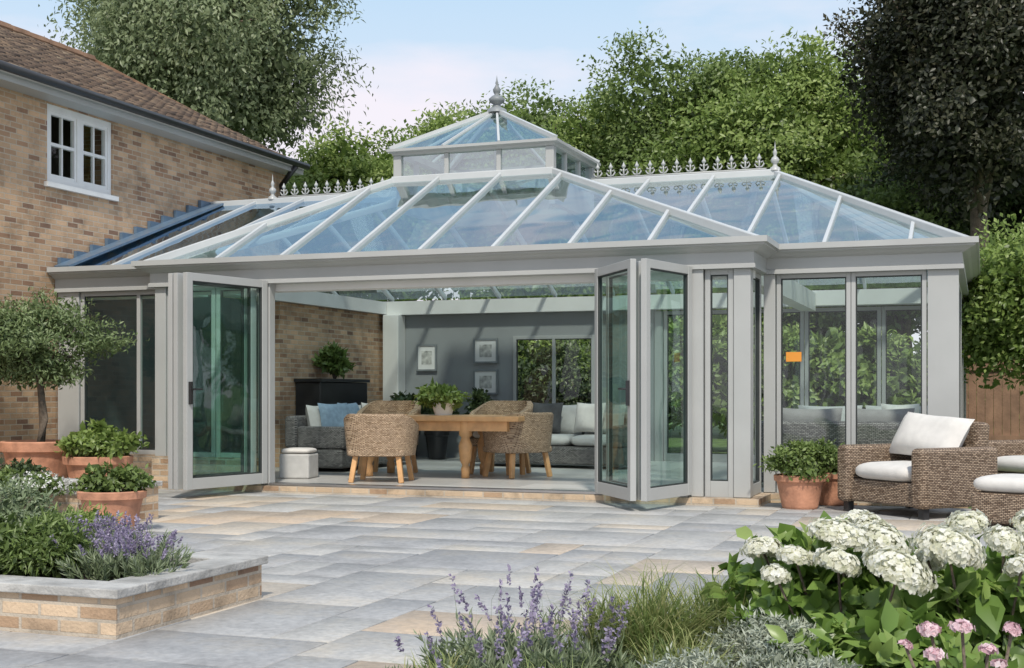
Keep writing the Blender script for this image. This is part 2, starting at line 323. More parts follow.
# ---------------------------------------------------------------- ground
struct(MB().box(-400,400,-60,900,-.5,-.13).build('lawn',M['grass']))
struct(MB().box(-14,9,-14.5,.5,-.3,-.0855).build('patio_bed',M['mortar']))
def patio():
    V=[];Fc=[];A=[];b=0
    def slab(x0,x1,y0,y1):
        nonlocal b
        g=.0035+random.random()*.0025; z=GZ+random.uniform(-.001,.001); x0+=g;x1-=g;y0+=g;y1-=g;c=.003
        V.extend([(x0,y0,-.1),(x1,y0,-.1),(x1,y1,-.1),(x0,y1,-.1),(x0,y0,z-c),(x1,y0,z-c),(x1,y1,z-c),(x0,y1,z-c),(x0+c,y0+c,z),(x1-c,y0+c,z),(x1-c,y1-c,z),(x0+c,y1-c,z)])
        a=random.betavariate(2.2,2.2)*.85
        if random.random()<(.13 if y0<-2 else .24): a=random.uniform(.84,1)
        A.extend([a]*12)
        for f in ((8,9,10,11),(0,1,5,4),(1,2,6,5),(2,3,7,6),(3,0,4,7),(4,5,9,8),(5,6,10,9),(6,7,11,10),(7,4,8,11)): Fc.append([b+i for i in f])
        b+=12
    U=.31; nx=int(21.5/U); ny=int(14.0/U); occ=np.zeros((nx,ny),bool)
    for j in range(ny):
        for i in range(nx):
            if occ[i,j]: continue
            opts=[(3,2),(2,2),(3,3),(2,3),(4,3),(2,1),(3,2),(4,2),(1,2),(2,4)]; random.shuffle(opts)
            for a,c in opts+[(2,1),(1,1)]:
                if i+a<=nx and j+c<=ny and not occ[i:i+a,j:j+c].any(): break
            occ[i:i+a,j:j+c]=True
            x0=-13+i*U; y0=.0-ny*U+j*U
            slab(x0,x0+a*U,y0,y0+c*U)
    o=npmesh('patio',[(np.array(V),np.array(Fc),np.array(A))],M['slab']); struct(o)
patio()
# ---------------------------------------------------------------- house
H=thing('brick_house','buff brick house with clay tiled roof at the left of the glass garden room','house',(-8.7,0,GZ),world=True)
wm=MB(); hy0,hy1=-7,5.95; wy0,wy1,wz0,wz1=.12,1.40,3.66,4.64
wm.box(-9,-8.7,hy0,wy0,-.1,4.85); wm.box(-9,-8.7,wy1,hy1,-.1,4.85); wm.box(-9,-8.7,wy0,wy1,-.1,wz0); wm.box(-9,-8.7,wy0,wy1,wz1,4.85)
wm.box(-16.7,-9,hy1-.3,hy1,-.1,4.85); wm.box(-16.7,-9,hy0,hy0+.3,-.1,4.85)
wm.add([(-16.7,hy1,4.85),(-8.7,hy1,4.85),(-12.7,hy1,6.85)],[(0,1,2)]); wm.add([(-16.7,hy0,4.85),(-8.7,hy0,4.85),(-12.7,hy0,6.85)],[(0,2,1)])
wm.build('wall',M['brick'],H)
rv=[];rfc=[];ra=[]; nrow=24
for sd in (1,-1):
    for i in range(nrow):
        for j in range(int((hy1-hy0+.3)/.19)):
            if sd<0 and j%3: continue
            wdt=.182 if sd>0 else .56
            y0=hy0+j*.19+(.095 if i%2 else 0)*(sd>0)
            if y0+wdt>hy1+.3: continue
            f0=i/nrow; f1=(i+1.25)/nrow
            xa=-12.7+sd*(4.28-4.28*f0); xb=-12.7+sd*(4.28-4.28*min(f1,1)); za=4.76+2.14*f0; zb=4.76+2.14*min(f1,1)
            k=random.uniform(0,.018); b=len(rv)
            rv+=[(xa,y0,za+.02),(xa,y0+wdt,za+.02),(xb,y0+wdt,zb),(xb,y0,zb),(xa,y0,za+.06+k),(xa,y0+wdt,za+.055+k),(xb,y0+wdt,zb+.02+k),(xb,y0,zb+.02+k)]
            ra+=[random.betavariate(1.5,1.8)]*8
            rfc+=[[b+q for q in f] for f in ((0,3,2,1),(4,5,6,7),(0,1,5,4),(1,2,6,5),(2,3,7,6),(3,0,4,7))]
rfo=npmesh('roof',[(np.array(rv),np.array(rfc),np.array(ra))],M['tile'],H,org=(-8.7,0,GZ))
rt=MB()
for i in range(30):
    y=hy0+i*.44; rt.tube([(-12.7,y,6.93),(-12.7,min(y+.43,hy1+.15),6.94)],.11,8)
rt.build('ridge_tile',M['fencewood'],rfo,smooth=False)
MB().box(-8.7,-8.42,hy0,hy1+.1,4.66,4.72).box(-8.44,-8.41,hy0,hy1+.1,4.72,4.86).build('fascia',M['frame'],H)
MB().bar((-8.6,hy1+.14,4.76),(-12.7,hy1+.14,6.9),.03,.2,(0,1,0)).build('verge_board',M['fencewood'],H)
MB().tube([(-8.34,hy0,4.79),(-8.34,hy1+.1,4.79)],.055,8).build('gutter',M['blackmetal'],H,smooth=True)
MB().tube([(-8.36,5.7,4.75),(-8.62,5.7,4.45),(-8.62,5.7,3.4)],.05,8).build('downpipe',M['blackmetal'],H,smooth=True)
wf=MB(); X=-8.76
for a,b,c,d in ((wy0,wy0+.07,wz0,wz1),(wy1-.07,wy1,wz0,wz1)): wf.box(X-.04,X+.04,a,b,c,d)
wf.box(X-.04,X+.04,wy0+.07,wy1-.07,wz0,wz0+.08); wf.box(X-.04,X+.04,wy0+.07,wy1-.07,wz1-.08,wz1)
ym=(wy0+wy1)/2; wf.box(X-.038,X+.042,ym-.05,ym+.05,wz0+.08,wz1-.08)
for a,b in ((wy0+.07,ym-.05),(ym+.05,wy1-.07)):
    for c,d in ((a,a+.04),(b-.04,b)): wf.box(X-.03,X+.03,c,d,wz0+.08,wz1-.08)
    for z in (wz0+.08,wz1-.12,(wz0+wz1)/2-.015): wf.box(X-.03,X+.028,a+.04,b-.04,z,z+.04)
    wf.box(X-.02,X+.02,(a+b)/2-.012,(a+b)/2+.012,wz0+.12,(wz0+wz1)/2-.015); wf.box(X-.02,X+.02,(a+b)/2-.012,(a+b)/2+.012,(wz0+wz1)/2+.025,wz1-.12)
wn=wf.build('window',M['white'],H)
MB().add([(X,wy0,wz0),(X,wy1,wz0),(X,wy1,wz1),(X,wy0,wz1)],[(0,1,2,3)]).build('pane',M['glass'],wn)
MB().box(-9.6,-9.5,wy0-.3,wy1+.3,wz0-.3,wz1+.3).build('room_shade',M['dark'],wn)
MB().box(-8.86,-8.64,wy0-.06,wy1+.06,wz0-.06,wz0).build('sill',M['white'],wn)
# ---------------------------------------------------------------- conservatory
K=thing('garden_room','grey framed glass garden room with hipped glazed roof and lantern','conservatory',(-3.5,0,0),world=True)
EZ=2.58; HX=-8.69; LX,RX=-7.03,1.95; DL,DR,YB=.3,.8,6.6; RY=3.7; RZ=3.84
path=[(HX,DL),(LX,DL),(LX,0),(0,0),(0,DR),(RX,DR),(RX,YB)]
def sweep(mb,path,prof):
    n=len(path); offs=[]
    def nrm(a,b): 
        d=Vector((b[0]-a[0],b[1]-a[1])).normalized(); return Vector((d.y,-d.x))
    for i,p in enumerate(path):
        if i==0: m=nrm(path[0],path[1])
        elif i==n-1: m=nrm(path[-2],path[-1])
        else:
            a=nrm(path[i-1],p); b=nrm(p,path[i+1]); m=(a+b)/(1+a.dot(b))
        offs.append(m)
    vs=[];fs=[];k=len(prof)
    for p,m in zip(path,offs):
        for o,z in prof: vs.append((p[0]+m.x*o,p[1]+m.y*o,z))
    for i in range(n-1):
        for j in range(k): fs.append((i*k+j,(i+1)*k+j,(i+1)*k+(j+1)%k,i*k+(j+1)%k))
    fs.append(tuple(range(k))); fs.append(tuple(range((n-1)*k,n*k))[::-1])
    mb.add(vs,fs)
c=MB(); sweep(c,path,[(-.10,2.30),(.06,2.30),(.06,2.34),(.045,2.35),(.045,2.46),(.09,2.48),(.12,2.50),(.17,2.52),(.17,2.535),(.2,2.54),(.2,2.60),(.17,2.60),(.14,2.56),(-.10,2.56)])
c.build('cornice',M['frame'],K)
c=MB(); sweep(c,path[:4],[(-.32,2.22),(-.105,2.22),(-.105,2.5),(-.32,2.5)]); c.box(-7.3,RX-.1,YB-.32,YB-.05,2.32,2.54); c.box(-7.28,-7.0,1.2,YB-.33,2.33,2.53); c.box(-.32,-.11,1.0,YB-.33,2.24,2.5); c.build('inner_beam',M['frame2'],K)
b=MB(); sweep(b,path,[(-.25,-.1),(.10,-.1),(.10,-.005),(-.25,-.005)]); b.build('brick_footing',M['brick2'],K)
b=MB(); b.box(HX+.01,RX,DR+.0,YB,-.05,.0); b.box(LX+.02,-.02,.02,DR-.003,-.05,.001); b.build('floor',M['floor'],K)
b=MB(); sweep(b,[(HX,DL),(LX,DL),(LX,0),(-5.62,0)],[(-.14,0),(.03,0),(.03,.30),(-.14,.30)]); b.build('brick_plinth',M['brick2'],K)
b=MB(); b.box(-5.46,-.62,-.06,.10,0,.025); b.build('threshold',M['steel'],K)
def post(x,y,w=.12,z0=0,z1=2.3,d=None):
    d=d or w; o=MB().box(x-w/2,x+w/2,y-d/2,y+d/2,z0,z1); o.build('post',M['frame'],K,bevel=.006)
post(LX+.07,.07,.15,.3); post(-5.53,.03,.13,0,d=.12); post(-.53,.03,.12,0,d=.12); post(-.08,.08,.17)
post(.07,DR+.04,.12); post(RX-.14,DR+.06,.30,d=.14); post(RX-.05,DR+.20,.11); post(HX+.17,DL+.05,.32,.3,d=.12); post(LX-.07,DL+.04,.12,.3,d=.11)
post(RX-.06,YB-.06,.13); post(-2.5,YB-.06,.13)
def win(a,b,z0,z1,name='window',st=.055,dp=.06,glass='glass',bot=None,mul=(),parent=K,handle=0):
    bot=bot or st; a=Vector(a);b2=Vector(b); u=(b2-a).normalized(); n=Vector((u.y,-u.x)); m=MB()
    def pt(s,z): q=a+u*s; return (q.x,q.y,z)
    Ln=(b2-a).length; nn=(n.x,n.y,0)
    m.bar(pt(st/2,z0),pt(st/2,z1),dp,st,nn); m.bar(pt(Ln-st/2,z0),pt(Ln-st/2,z1),dp,st,nn)
    m.bar(pt(st,z0+bot/2),pt(Ln-st,z0+bot/2),dp-.004,bot,nn); m.bar(pt(st,z1-st/2),pt(Ln-st,z1-st/2),dp-.004,st,nn)
    for s in mul: m.bar(pt(Ln*s,z0+bot),pt(Ln*s,z1-st),dp-.01,.05,nn)
    w_=m.build(name,M['frame'],parent,bevel=.004)
    g=MB(); g.add([pt(st*.8,z0+bot*.8),pt(Ln-st*.8,z0+bot*.8),pt(Ln-st*.8,z1-st*.8),pt(st*.8,z1-st*.8)],[(0,1,2,3)]).build('glass',M[glass],w_)
    r=MB(); i=.006
    for s0,s1 in ((st,st+.012),(Ln-st-.012,Ln-st)): r.bar(pt((s0+s1)/2,z0+bot),pt((s0+s1)/2,z1-st),dp*.7,.012,nn)
    r.bar(pt(st+.012,z0+bot+i),pt(Ln-st-.012,z0+bot+i),dp*.7,.012,nn); r.bar(pt(st+.012,z1-st-i),pt(Ln-st-.012,z1-st-i),dp*.7,.012,nn)
    r.build('gasket',M['rubber'],w_)
    if handle:
        h=MB(); q=a+u*(st/2 if handle<0 else Ln-st/2); s=n*(dp/2+.01)
        h.box(q.x+s.x-.018,q.x+s.x+.018,q.y+s.y-.018,q.y+s.y+.018,.93,1.17)
        e=q+n*(dp/2+.06); k=1 if handle<0 else -1
        h.tube([(q.x+s.x,q.y+s.y,1.09),(e.x,e.y,1.09),(e.x+u.x*.12*k,e.y+u.y*.12*k,1.09)],.011,8)
        h.build('handle',M['dark'],w_,bevel=.004)
    return w_
win((HX+.34,DL+.04),(LX-.14,DL+.04),.3,2.3,mul=(.72,),glass='doorglass')
win((LX-.0,.07+.08),(LX-.0,DL-.02),.3,2.3,st=.03)
win((LX+.15,.05),(-6.22,.05),.3,2.3); win((-6.21,.05),(-5.60,.05),.3,2.3)
win((-.46,.05),(-.17,.05),0,2.3,bot=.16)
win((-.04,.17),(-.04,DR-.04),0,2.3,bot=.12)
win((.14,DR+.05),(.90,DR+.05),0,2.3,bot=.12,st=.045); win((.905,DR+.05),(RX-.30,DR+.05),0,2.3,bot=.12,st=.045)
ys=[DR+.26,2.2,3.6,5.0,YB-.13]
for i in range(4): win((RX-.04,ys[i]),(RX-.04,ys[i+1]-.01),0,2.3,bot=.12)
xs=[-2.43,-1.35,-.3,.8,RX-.13]
for i in range(4): win((xs[i+1]-.01,YB-.05),(xs[i],YB-.05),0,2.3,bot=.12)
D1=2.33
win((-5.76,-1.27),(-5.50,-.06),.02,D1,'folding_door',st=.085,dp=.06,glass='doorglass',bot=.12,handle=-1)
win((-5.90,-1.24),(-5.62,-.10),.02,D1,'folding_door',st=.085,dp=.06,glass='doorglass',bot=.12)
win((-5.98,-1.22),(-5.76,-.02),.02,D1,'folding_door',st=.085,dp=.06,glass='doorglass',bot=.12)
win((-1.56,-.10),(-.94,-1.0),.02,D1,'folding_door',st=.085,dp=.06,glass='doorglass',bot=.12,handle=1)
win((-.84,-1.0),(-.60,-.06),.02,D1,'folding_door',st=.085,dp=.06,glass='doorglass',bot=.12)
win((-1.47,.0),(-.90,-.86),.02,D1-.01,'folding_door',st=.08,dp=.05,glass='doorglass',bot=.12)
b=MB(); wx0,wx1=-4.85,-3.5
b.box(HX+.01,wx0,YB-.15,YB,0,2.55); b.box(wx1,-2.57,YB-.15,YB,0,2.55); b.box(wx0,wx1,YB-.15,YB,1.95,2.55); b.build('back_wall',M['wallpaint'],K)
win((wx1,YB-.16),(wx0,YB-.16),0,1.95,mul=(.5,),bot=.1)
MB().box(-7.27,-7.09,3.0,YB-.16,0,2.325).build('inner_brick_wall',M['brick'],K)
MB().box(HX+.012,HX+.03,DL+.15,YB-.16,0,2.5).build('wing_shade_panel',M['wingshade'],K)  # added dark panel over the house brick, paints the left wing interior as unlit
MB().box(-7.02,-6.74,YB-.44,YB-.16,0,2.315).build('pillar',M['frame2'],K,bevel=.01)
def zf_front(s): return lambda x,y: EZ+(y-s)*(RZ-EZ)/(RY-s)
TX0,TX1,TY=-5.12,-2.94,2.6; TZ=3.85
def roof(poly,zf,axis,spacing,start=None,mat='roofglass'):
    pts=[Vector((x,y,zf(x,y))) for x,y in poly]
    g=MB(); g.add(pts,[tuple(range(len(pts)))]); g.build('roof_glass',M[mat],K)
    lo=min(p[axis] for p in pts); hi=max(p[axis] for p in pts); v=(start if start is not None else lo+spacing)
    while v<hi-.12:
        hit=[]
        for i in range(len(pts)):
            a=pts[i];b=pts[(i+1)%len(pts)]
            if (a[axis]-v)*(b[axis]-v)<0: hit.append(a.lerp(b,(v-a[axis])/(b[axis]-a[axis])))
        if len(hit)==2 and (hit[0]-hit[1]).length>.25:
            side=(1,0,0) if axis==0 else (0,1,0)
            MB().bar(hit[0],hit[1],.04,.085,side).build('rafter',M['roofbar'],K,bevel=.008)
        v+=spacing
roof([(LX,0),(0,0),(TX1,TY),(TX0,TY)],lambda x,y:EZ+y*(TZ-EZ)/TY,0,.86,-6.2)
roof([(0,0),(0,DR),(-2.9,RY),(TX1,TY)],lambda x,y:EZ-x*(TZ-EZ)/2.94,1,.85,.9)
roof([(LX,0),(TX0,TY),(TX0,RY),(LX,DL)],lambda x,y:EZ+(x-LX)*(TZ-EZ)/(TX0-LX),1,1.1,1.2)
roof([(0,DR),(RX,DR),(-.31,RY),(-2.9,RY)],zf_front(DR),0,.86,-1.95)
roof([(HX,DL),(LX,DL),(TX0,RY),(HX,RY)],zf_front(DL),0,.8,HX+.8,'leanglass')
roof([(RX,DR),(RX,YB),(-.31,RY)],lambda x,y:EZ+(RX-x)*(RZ-EZ)/(RX+.31),1,.8,1.6)
roof([(RX,YB),(HX,YB),(HX,RY),(-.31,RY)],lambda x,y:EZ+(YB-y)*(RZ-EZ)/(YB-RY),0,.95,HX+.7)
hb=lambda p,q,nm='hip_bar',w=.075: MB().bar(p,q,w,.10).build(nm,M['roofbar'],K,bevel=.012)
hb((LX-.1,-.1,EZ-.02),(TX0,TY,TZ)); hb((.1,-.1,EZ-.02),(TX1,TY,TZ)); hb((RX+.1,DR-.1,EZ-.02),(-.31,RY,RZ)); hb((RX+.1,YB+.1,EZ-.02),(-.31,RY,RZ))
hb((0,DR,EZ),(-2.9,RY,RZ),'valley_bar',.05); hb((LX,DL,EZ),(TX0,RY,RZ),'valley_bar',.05)
hb((-2.94,RY,RZ+.01),(-.25,RY,RZ+.01),'ridge_bar',.10); hb((HX,RY,RZ+.01),(-5.12,RY,RZ+.01),'ridge_bar',.10)
hb((TX0-.03,TY-.03,TZ),(TX1+.03,TY-.03,TZ),'ridge_bar',.08)
f=MB(); n=11
for i in range(n):
    y=DL+(RY-DL)*i/n; z=EZ+(RZ-EZ)*i/n
    f.box(HX,HX+.05,y,y+(RY-DL)/n-.004,z-.02,z+.16)
f.build('flashing',M['slateblue'],K)
f=MB(); f.bar((HX+.16,DL-.12,EZ+.03),(HX+.16,RY,RZ+.03),.22,.03,(1,0,0)); f.build('side_flashing',M['slateblue'],K)
LY0,LY1=TY+.0,4.42; lz0,lz1=3.80,4.18
l=MB()
l.box(TX0-.02,TX1+.02,LY0-.02,LY0+.07,lz0-.02,lz0+.07); l.box(TX1-.07,TX1+.02,LY0+.073,LY1,lz0-.35,lz0+.068); l.box(TX0-.02,TX0+.07,LY0+.073,LY1,lz0-.35,lz0+.068); l.box(TX0+.073,TX1-.073,LY1-.09,LY1,lz0-.35,lz0+.066)
for x in (TX0+.03,TX1-.03):
    for y in (LY0+.04,LY1-.04): l.box(x-.055,x+.055,y-.055,y+.055,lz0+.07,lz1)
for i in (1,2): 
    x=TX0+(TX1-TX0)*i/3; l.box(x-.03,x+.03,LY0+.0,LY0+.06,lz0+.07,lz1); l.box(x-.03,x+.03,LY1-.06,LY1,lz0+.07,lz1)
for i in (1,2):
    y=LY0+(LY1-LY0)*i/3
    for x in (TX0+.03,TX1-.03): l.box(x-.03,x+.03,y-.03,y+.03,lz0+.07,lz1)
lo=l.build('lantern',M['frame'],K,bevel=.006)
g=MB(); a,b_,c_,d_=TX0+.03,TX1-.03,LY0+.03,LY1-.03
for p,q in (((a,c_),(b_,c_)),((b_,c_),(b_,d_)),((b_,d_),(a,d_)),((a,d_),(a,c_))): g.add([(*p,lz0+.06),(*q,lz0+.06),(*q,lz1),(*p,lz1)],[(0,1,2,3)])
g.build('glass',M['roofglass'],lo)
cc=MB()
def ring(mb,x0,x1,y0,y1,prof):
    vs=[];k=len(prof)
    for cxs,cys in ((-1,-1),(1,-1),(1,1),(-1,1)):
        for o,z in prof: vs.append(((x1+o) if cxs>0 else (x0-o),(y1+o) if cys>0 else (y0-o),z))
    fs=[]
    for i in range(4):
        for j in range(k): fs.append((i*k+j,((i+1)%4)*k+j,((i+1)%4)*k+(j+1)%k,i*k+(j+1)%k))
    mb.add(vs,fs)
ring(cc,TX0,TX1,LY0,LY1,[(-.1,lz1),(.03,lz1),(.04,lz1+.03),(.09,lz1+.045),(.09,lz1+.08),(-.1,lz1+.08)]); cc.build('lantern_cornice',M['frame'],lo)
AX,AY,AZ=(TX0+TX1)/2,(LY0+LY1)/2,4.88
ez=lz1+.08; cr=[(TX0-.06,LY0-.06,ez),(TX1+.06,LY0-.06,ez),(TX1+.06,LY1+.06,ez),(TX0-.06,LY1+.06,ez)]
g=MB()
for i in range(4): g.add([cr[i],cr[(i+1)%4],(AX,AY,AZ)],[(0,1,2)])
g.build('lantern_roof_glass',M['roofglass'],lo)
g=MB()
for p in cr: g.bar(p,(AX,AY,AZ),.06,.07)
for i in range(4):
    p=Vector(cr[i]);q=Vector(cr[(i+1)%4])
    for f_ in (.33,.67):
        s=p.lerp(q,f_); e=s.lerp(Vector((AX,AY,AZ)),.93); g.bar(s,e,.03,.04)
g.build('lantern_rafter',M['roofbar'],lo)
fin=[(.14,0),(.13,.05),(.06,.08),(.05,.12),(.10,.15),(.11,.19),(.07,.23),(.03,.25),(.045,.28),(.055,.32),(.03,.36),(.015,.39),(.022,.41),(.012,.44),(0,.52)]
MB().lathe(AX,AY,fin,20,AZ-.03).build('finial',M['lead'],K,smooth=True)
MB().lathe(-.31,RY,[(r*.5,h*.75) for r,h in fin],14,RZ+.04).build('finial',M['frame'],K,smooth=True)
MB().lathe(-7.62,RY,[(r*.5,h*.75) for r,h in fin],14,RZ+.04).build('finial',M['frame'],K,smooth=True)
def crest(x0,x1):
    m=MB(); m.box(x0,x1,RY-.012,RY+.012,RZ+.065,RZ+.085); n=int((x1-x0)/.17)
    for i in range(n):
        x=x0+(i+.5)*(x1-x0)/n; z=RZ+.08; m.tube([(x,RY,z),(x,RY,z+.13)],.012,5)
        m.lathe(x,RY,[(0,.10),(.026,.125),(.03,.14),(.014,.165),(0,.20)],8,z)
        for s in (-1,1):
            m.tube([(x,RY,z+.02),(x+s*.035,RY,z+.025),(x+s*.06,RY,z+.06),(x+s*.045,RY,z+.095),(x+s*.02,RY,z+.08)],[.011,.011,.011,.011,.014],5)
    m.build('ridge_cresting',M['frame'],K,smooth=True)
crest(-2.75,-.42); crest(-7.52,TX0-.1)
tag(MB().box(.24,.40,DR+.01,DR+.018,1.38,1.48).build('orange_sticker',M['orange'],K),'small orange sticker on the window',None)
# ---------------------------------------------------------------- interior
Z=.002
TXc,TYc=-4.2,2.1
tb=thing('dining_table','rectangular oak dining table inside the open doors','table',(TXc,TYc,Z),R(3))
MB().box(-1.12,1.12,-.5,.5,.70,.765).build('tabletop',M['wood'],tb,bevel=.012)
MB().box(-.95,.95,-.42,-.39,.58,.698).box(-.95,.95,.39,.42,.58,.698).box(-.95,-.92,-.385,.385,.58,.697).box(.92,.95,-.385,.385,.58,.697).build('apron',M['wood'],tb)
for x in (-.88,.40):
    for y in (-.36,.36): MB().lathe(x,y,[(.0,0),(.05,.002),(.055,.12),(.04,.16),(.07,.22),(.085,.4),(.05,.5),(.08,.53),(.08,.698)],16).build('leg',M['wood'],tb,smooth=True)
def dchair(label):
    t=thing('dining_chair',label,'chair',(0,0,Z),0,'rattan tub chairs around the oak table')
    MB().cushion((0,0,.44),.27,.27,.06).build('seat',M['cream'],t,smooth=True)
    n=28; vs=[];fs=[]
    for i in range(n+1):
        a=-PI/2+(i/n-.5)*2*R(122); w_=abs(i/n-.5)*2; top=.82-.19*max(0,(w_-.36)/.64)**1.2; ro=.335+.02*(1-w_)
        ca=math.copysign(abs(math.cos(a))**.75,math.cos(a)); sa=math.copysign(abs(math.sin(a))**.75,math.sin(a))
        for r_,z in ((ro,.32),(ro+.035,top-.02),(ro+.02,top),(ro-.035,top),(ro-.05,.32)): vs.append((r_*ca*1.0,r_*sa*.95,z))
    for i in range(n):
        for j in range(5): fs.append((i*5+j,(i+1)*5+j,(i+1)*5+(j+1)%5,i*5+(j+1)%5))
    fs+= [(0,1,2,3,4),(n*5+4,n*5+3,n*5+2,n*5+1,n*5)]
    MB().add(vs,fs).build('back',M['rattan'],t,smooth=False)
    MB().box(-.29,.29,-.28,.28,.31,.40).build('seat_frame',M['rattan'],t,bevel=.03)
    for x in (-.2,.2):
        for y in (-.2,.2): MB().bar((x*1.3,y*1.3,0),(x*1.1,y*1.1,.315),.05,.05,(1,0,0)).build('leg',M['wood'],t,bevel=.006)
    return t
dc=dchair('rattan dining chair with its back to the patio, front left of the oak table')
gx='rattan tub chairs around the oak table'; dc.scale=(1.16,1.05,.98)
p=G(378,482,0); dc.location=(p[0],p[1]+.1,Z); dc.rotation_euler=(0,0,R(12))
p=G(516,477,0); dup(dc,(p[0],p[1]+.05,Z),R(58),'rattan dining chair angled away from the patio, front right of the oak table',gx)
p=P(388,16.9); dup(dc,(p[0],p[1],Z),R(183),'rattan dining chair behind the oak table on its left side',gx,(1.1,1,1.15))
p=P(500,16.9); dup(dc,(p[0],p[1],Z),R(170),'rattan dining chair behind the oak table on its right side',gx,(1.1,1,1.15))
def pot(name,label,loc,r,h,mat,group=None,rim=True,cat='pot'):
    t=thing(name,label,cat,(loc[0],loc[1],loc[2]),0,group)
    pr=[(0,0),(r*.66,0),(r*.7,.02),(r*.9,h*.78)]+([(r*.92,h*.8),(r,h*.82),(r*1.02,h*.98),(r*.97,h),(r*.88,h),(r*.86,h*.86),(0,h*.86)] if rim else [(r*.97,h),(r*.9,h),(r*.86,h*.86),(0,h*.86)])
    MB().lathe(0,0,pr,40).build('vessel',mat,t,smooth=False)
    MB().lathe(0,0,[(r*.85,h*.88),(r*.5,h*.9),(0,h*.9)],16).build('soil',M['soil'],t); return t
def bush(name,label,loc,radii,mat,nl,leaf,group=None,cat='plant',tp=RHOMB,cz=None,flowers=None,**kw):
    t=thing(name,label,cat,loc,0,group); cz=cz if cz is not None else radii[2]*.9
    pr,cp=crown(radii,cz,nl,leaf,tp=tp,**kw)
    m=MB()
    for i in rng.choice(len(cp),min(14,len(cp)),replace=False): e=cp[i]; m.tube([(0,0,-.02),(e[0]*.4,e[1]*.4,e[2]*.55),tuple(e)],[.012,.008,.003],5)
    m.build('stem',M['bark'],t,smooth=True); npmesh('foliage',[pr],mat,t)
    if flowers:
        fm,nf,fs=flowers; parts=[]
        d=rdir(nf); d[:,2]=np.abs(d[:,2]); p=d*np.array(radii)*rng.uniform(.85,1.02,(nf,1))+np.array([0,0,cz])
        for q in range(5):
            dd=rdir(nf); V,Fc,k=inst(RHOMB,p,dd,d,fs,fs*.7); parts.append((V,Fc,np.repeat(rng.uniform(0,1,nf),k)))
        npmesh('flowers',parts,fm,t)['kind']='stuff'
    return t
pot('table_pot','white bowl with a green plant in it on the oak table',(TXc-.02,TYc,.768),.16,.16,M['white'])
bush('table_plant','bright green leafy plant in the white bowl on the oak table',(TXc-.02,TYc,.9),(.38,.32,.2),LM['bright'],1500,.075,cz=.13,ncl=60,sig=.12)
def sofa(name,label,loc,rz,L_,fab,cush,n=2,group=None):
    t=thing(name,label,'sofa',loc,rz,group)
    MB().box(-L_/2,L_/2,-.42,.42,.05,.30).build('base',fab,t,bevel=.03)
    MB().box(-L_/2,L_/2,.26,.45,.305,.74).build('backrest',fab,t,bevel=.05,seg=3)
    for s in (-1,1): MB().box(s*(L_/2-.09)-.09,s*(L_/2-.09)+.09,-.44,.255,.305,.60).build('arm',fab,t,bevel=.04,seg=3)
    w_=(L_-.38)/n
    for i in range(n):
        x=-L_/2+.19+w_*(i+.5); MB().cushion((x,-.08,.38),w_/2-.005,.34,.085).build('seat_cushion',cush,t,smooth=True)
        MB().pillow((x,.18,.66),w_-.03,.46,.20,rx=R(-12)).build('back_cushion',cush,t,smooth=True)
    return t
sofa('sofa','grey wicker sofa with light cushions standing along the inner brick wall',(-6.15,3.4,Z),R(90),2.3,M['greywick'],M['lightfab'],3)
sofa('sofa','grey sofa with light cushions in front of the back window, right behind the table',(-3.5,4.6,Z),R(-6),2.3,M['greywick'],M['lightfab'],3)
sofa('sofa','grey wicker sofa with pale cushions facing the patio behind the right hand windows',(.75,4.3,Z),R(8),2.1,M['greywick'],M['lightfab'],2)
sofa('sofa','low dark wicker sofa with its back to the right hand windows',(.75,1.9,Z),R(180),1.9,M['greywick'],M['greyfab'],2)
def loose(name,mat,label,loc,rz,w_=.48,h_=.44): 
    o=tag(MB().pillow((0,0,0),w_,h_,.18,rx=R(-15)).build(name,mat,smooth=True),label,'cushion'); o.location=loc; o.rotation_euler=(0,0,R(rz))
loose('blue_cushion',M['bluefab'],'blue scatter cushion nearest the patio on the sofa by the brick wall',(-6.1,2.75,.70),62)
loose('blue_cushion',M['bluefab'],'second blue scatter cushion on the sofa by the brick wall, farther in',(-6.12,3.25,.70),84)
loose('pale_cushion',M['cream'],'cream scatter cushion on the sofa by the brick wall',(-6.1,3.9,.70),90)
loose('charcoal_cushion',M['darkfab'],'charcoal scatter cushion on the sofa near the back window',(-3.65,4.5,.70),-4)
loose('pale_cushion',M['cream'],'cream scatter cushion on the sofa near the back window',(-3.0,4.45,.70),-15)
loose('pale_cushion',M['cream'],'cream scatter cushion on the pale cushioned sofa behind the right windows',(1.2,4.2,.70),10)
st_=thing('storage_stool','small pale square stool on the floor behind the left doors','stool',(-5.75,1.15,Z),R(10))
MB().box(-.19,.19,-.19,.19,.0,.30).build('body',M['lightfab'],st_,bevel=.02); MB().cushion((0,0,.335),.19,.19,.035).build('seat_pad',M['cream'],st_,smooth=True)
sb=thing('sideboard','tall black sideboard against the inner brick wall','sideboard',(-6.87,4.15,Z),R(90))
MB().box(-.75,.75,-.2,.2,.1,1.2).build('body',M['dark'],sb,bevel=.01); MB().box(-.78,.78,-.23,.21,1.205,1.25).build('top',M['dark'],sb)
for x in (-.7,.7): MB().box(x-.03,x+.03,-.15,.15,0,.1).build('leg',M['dark'],sb)
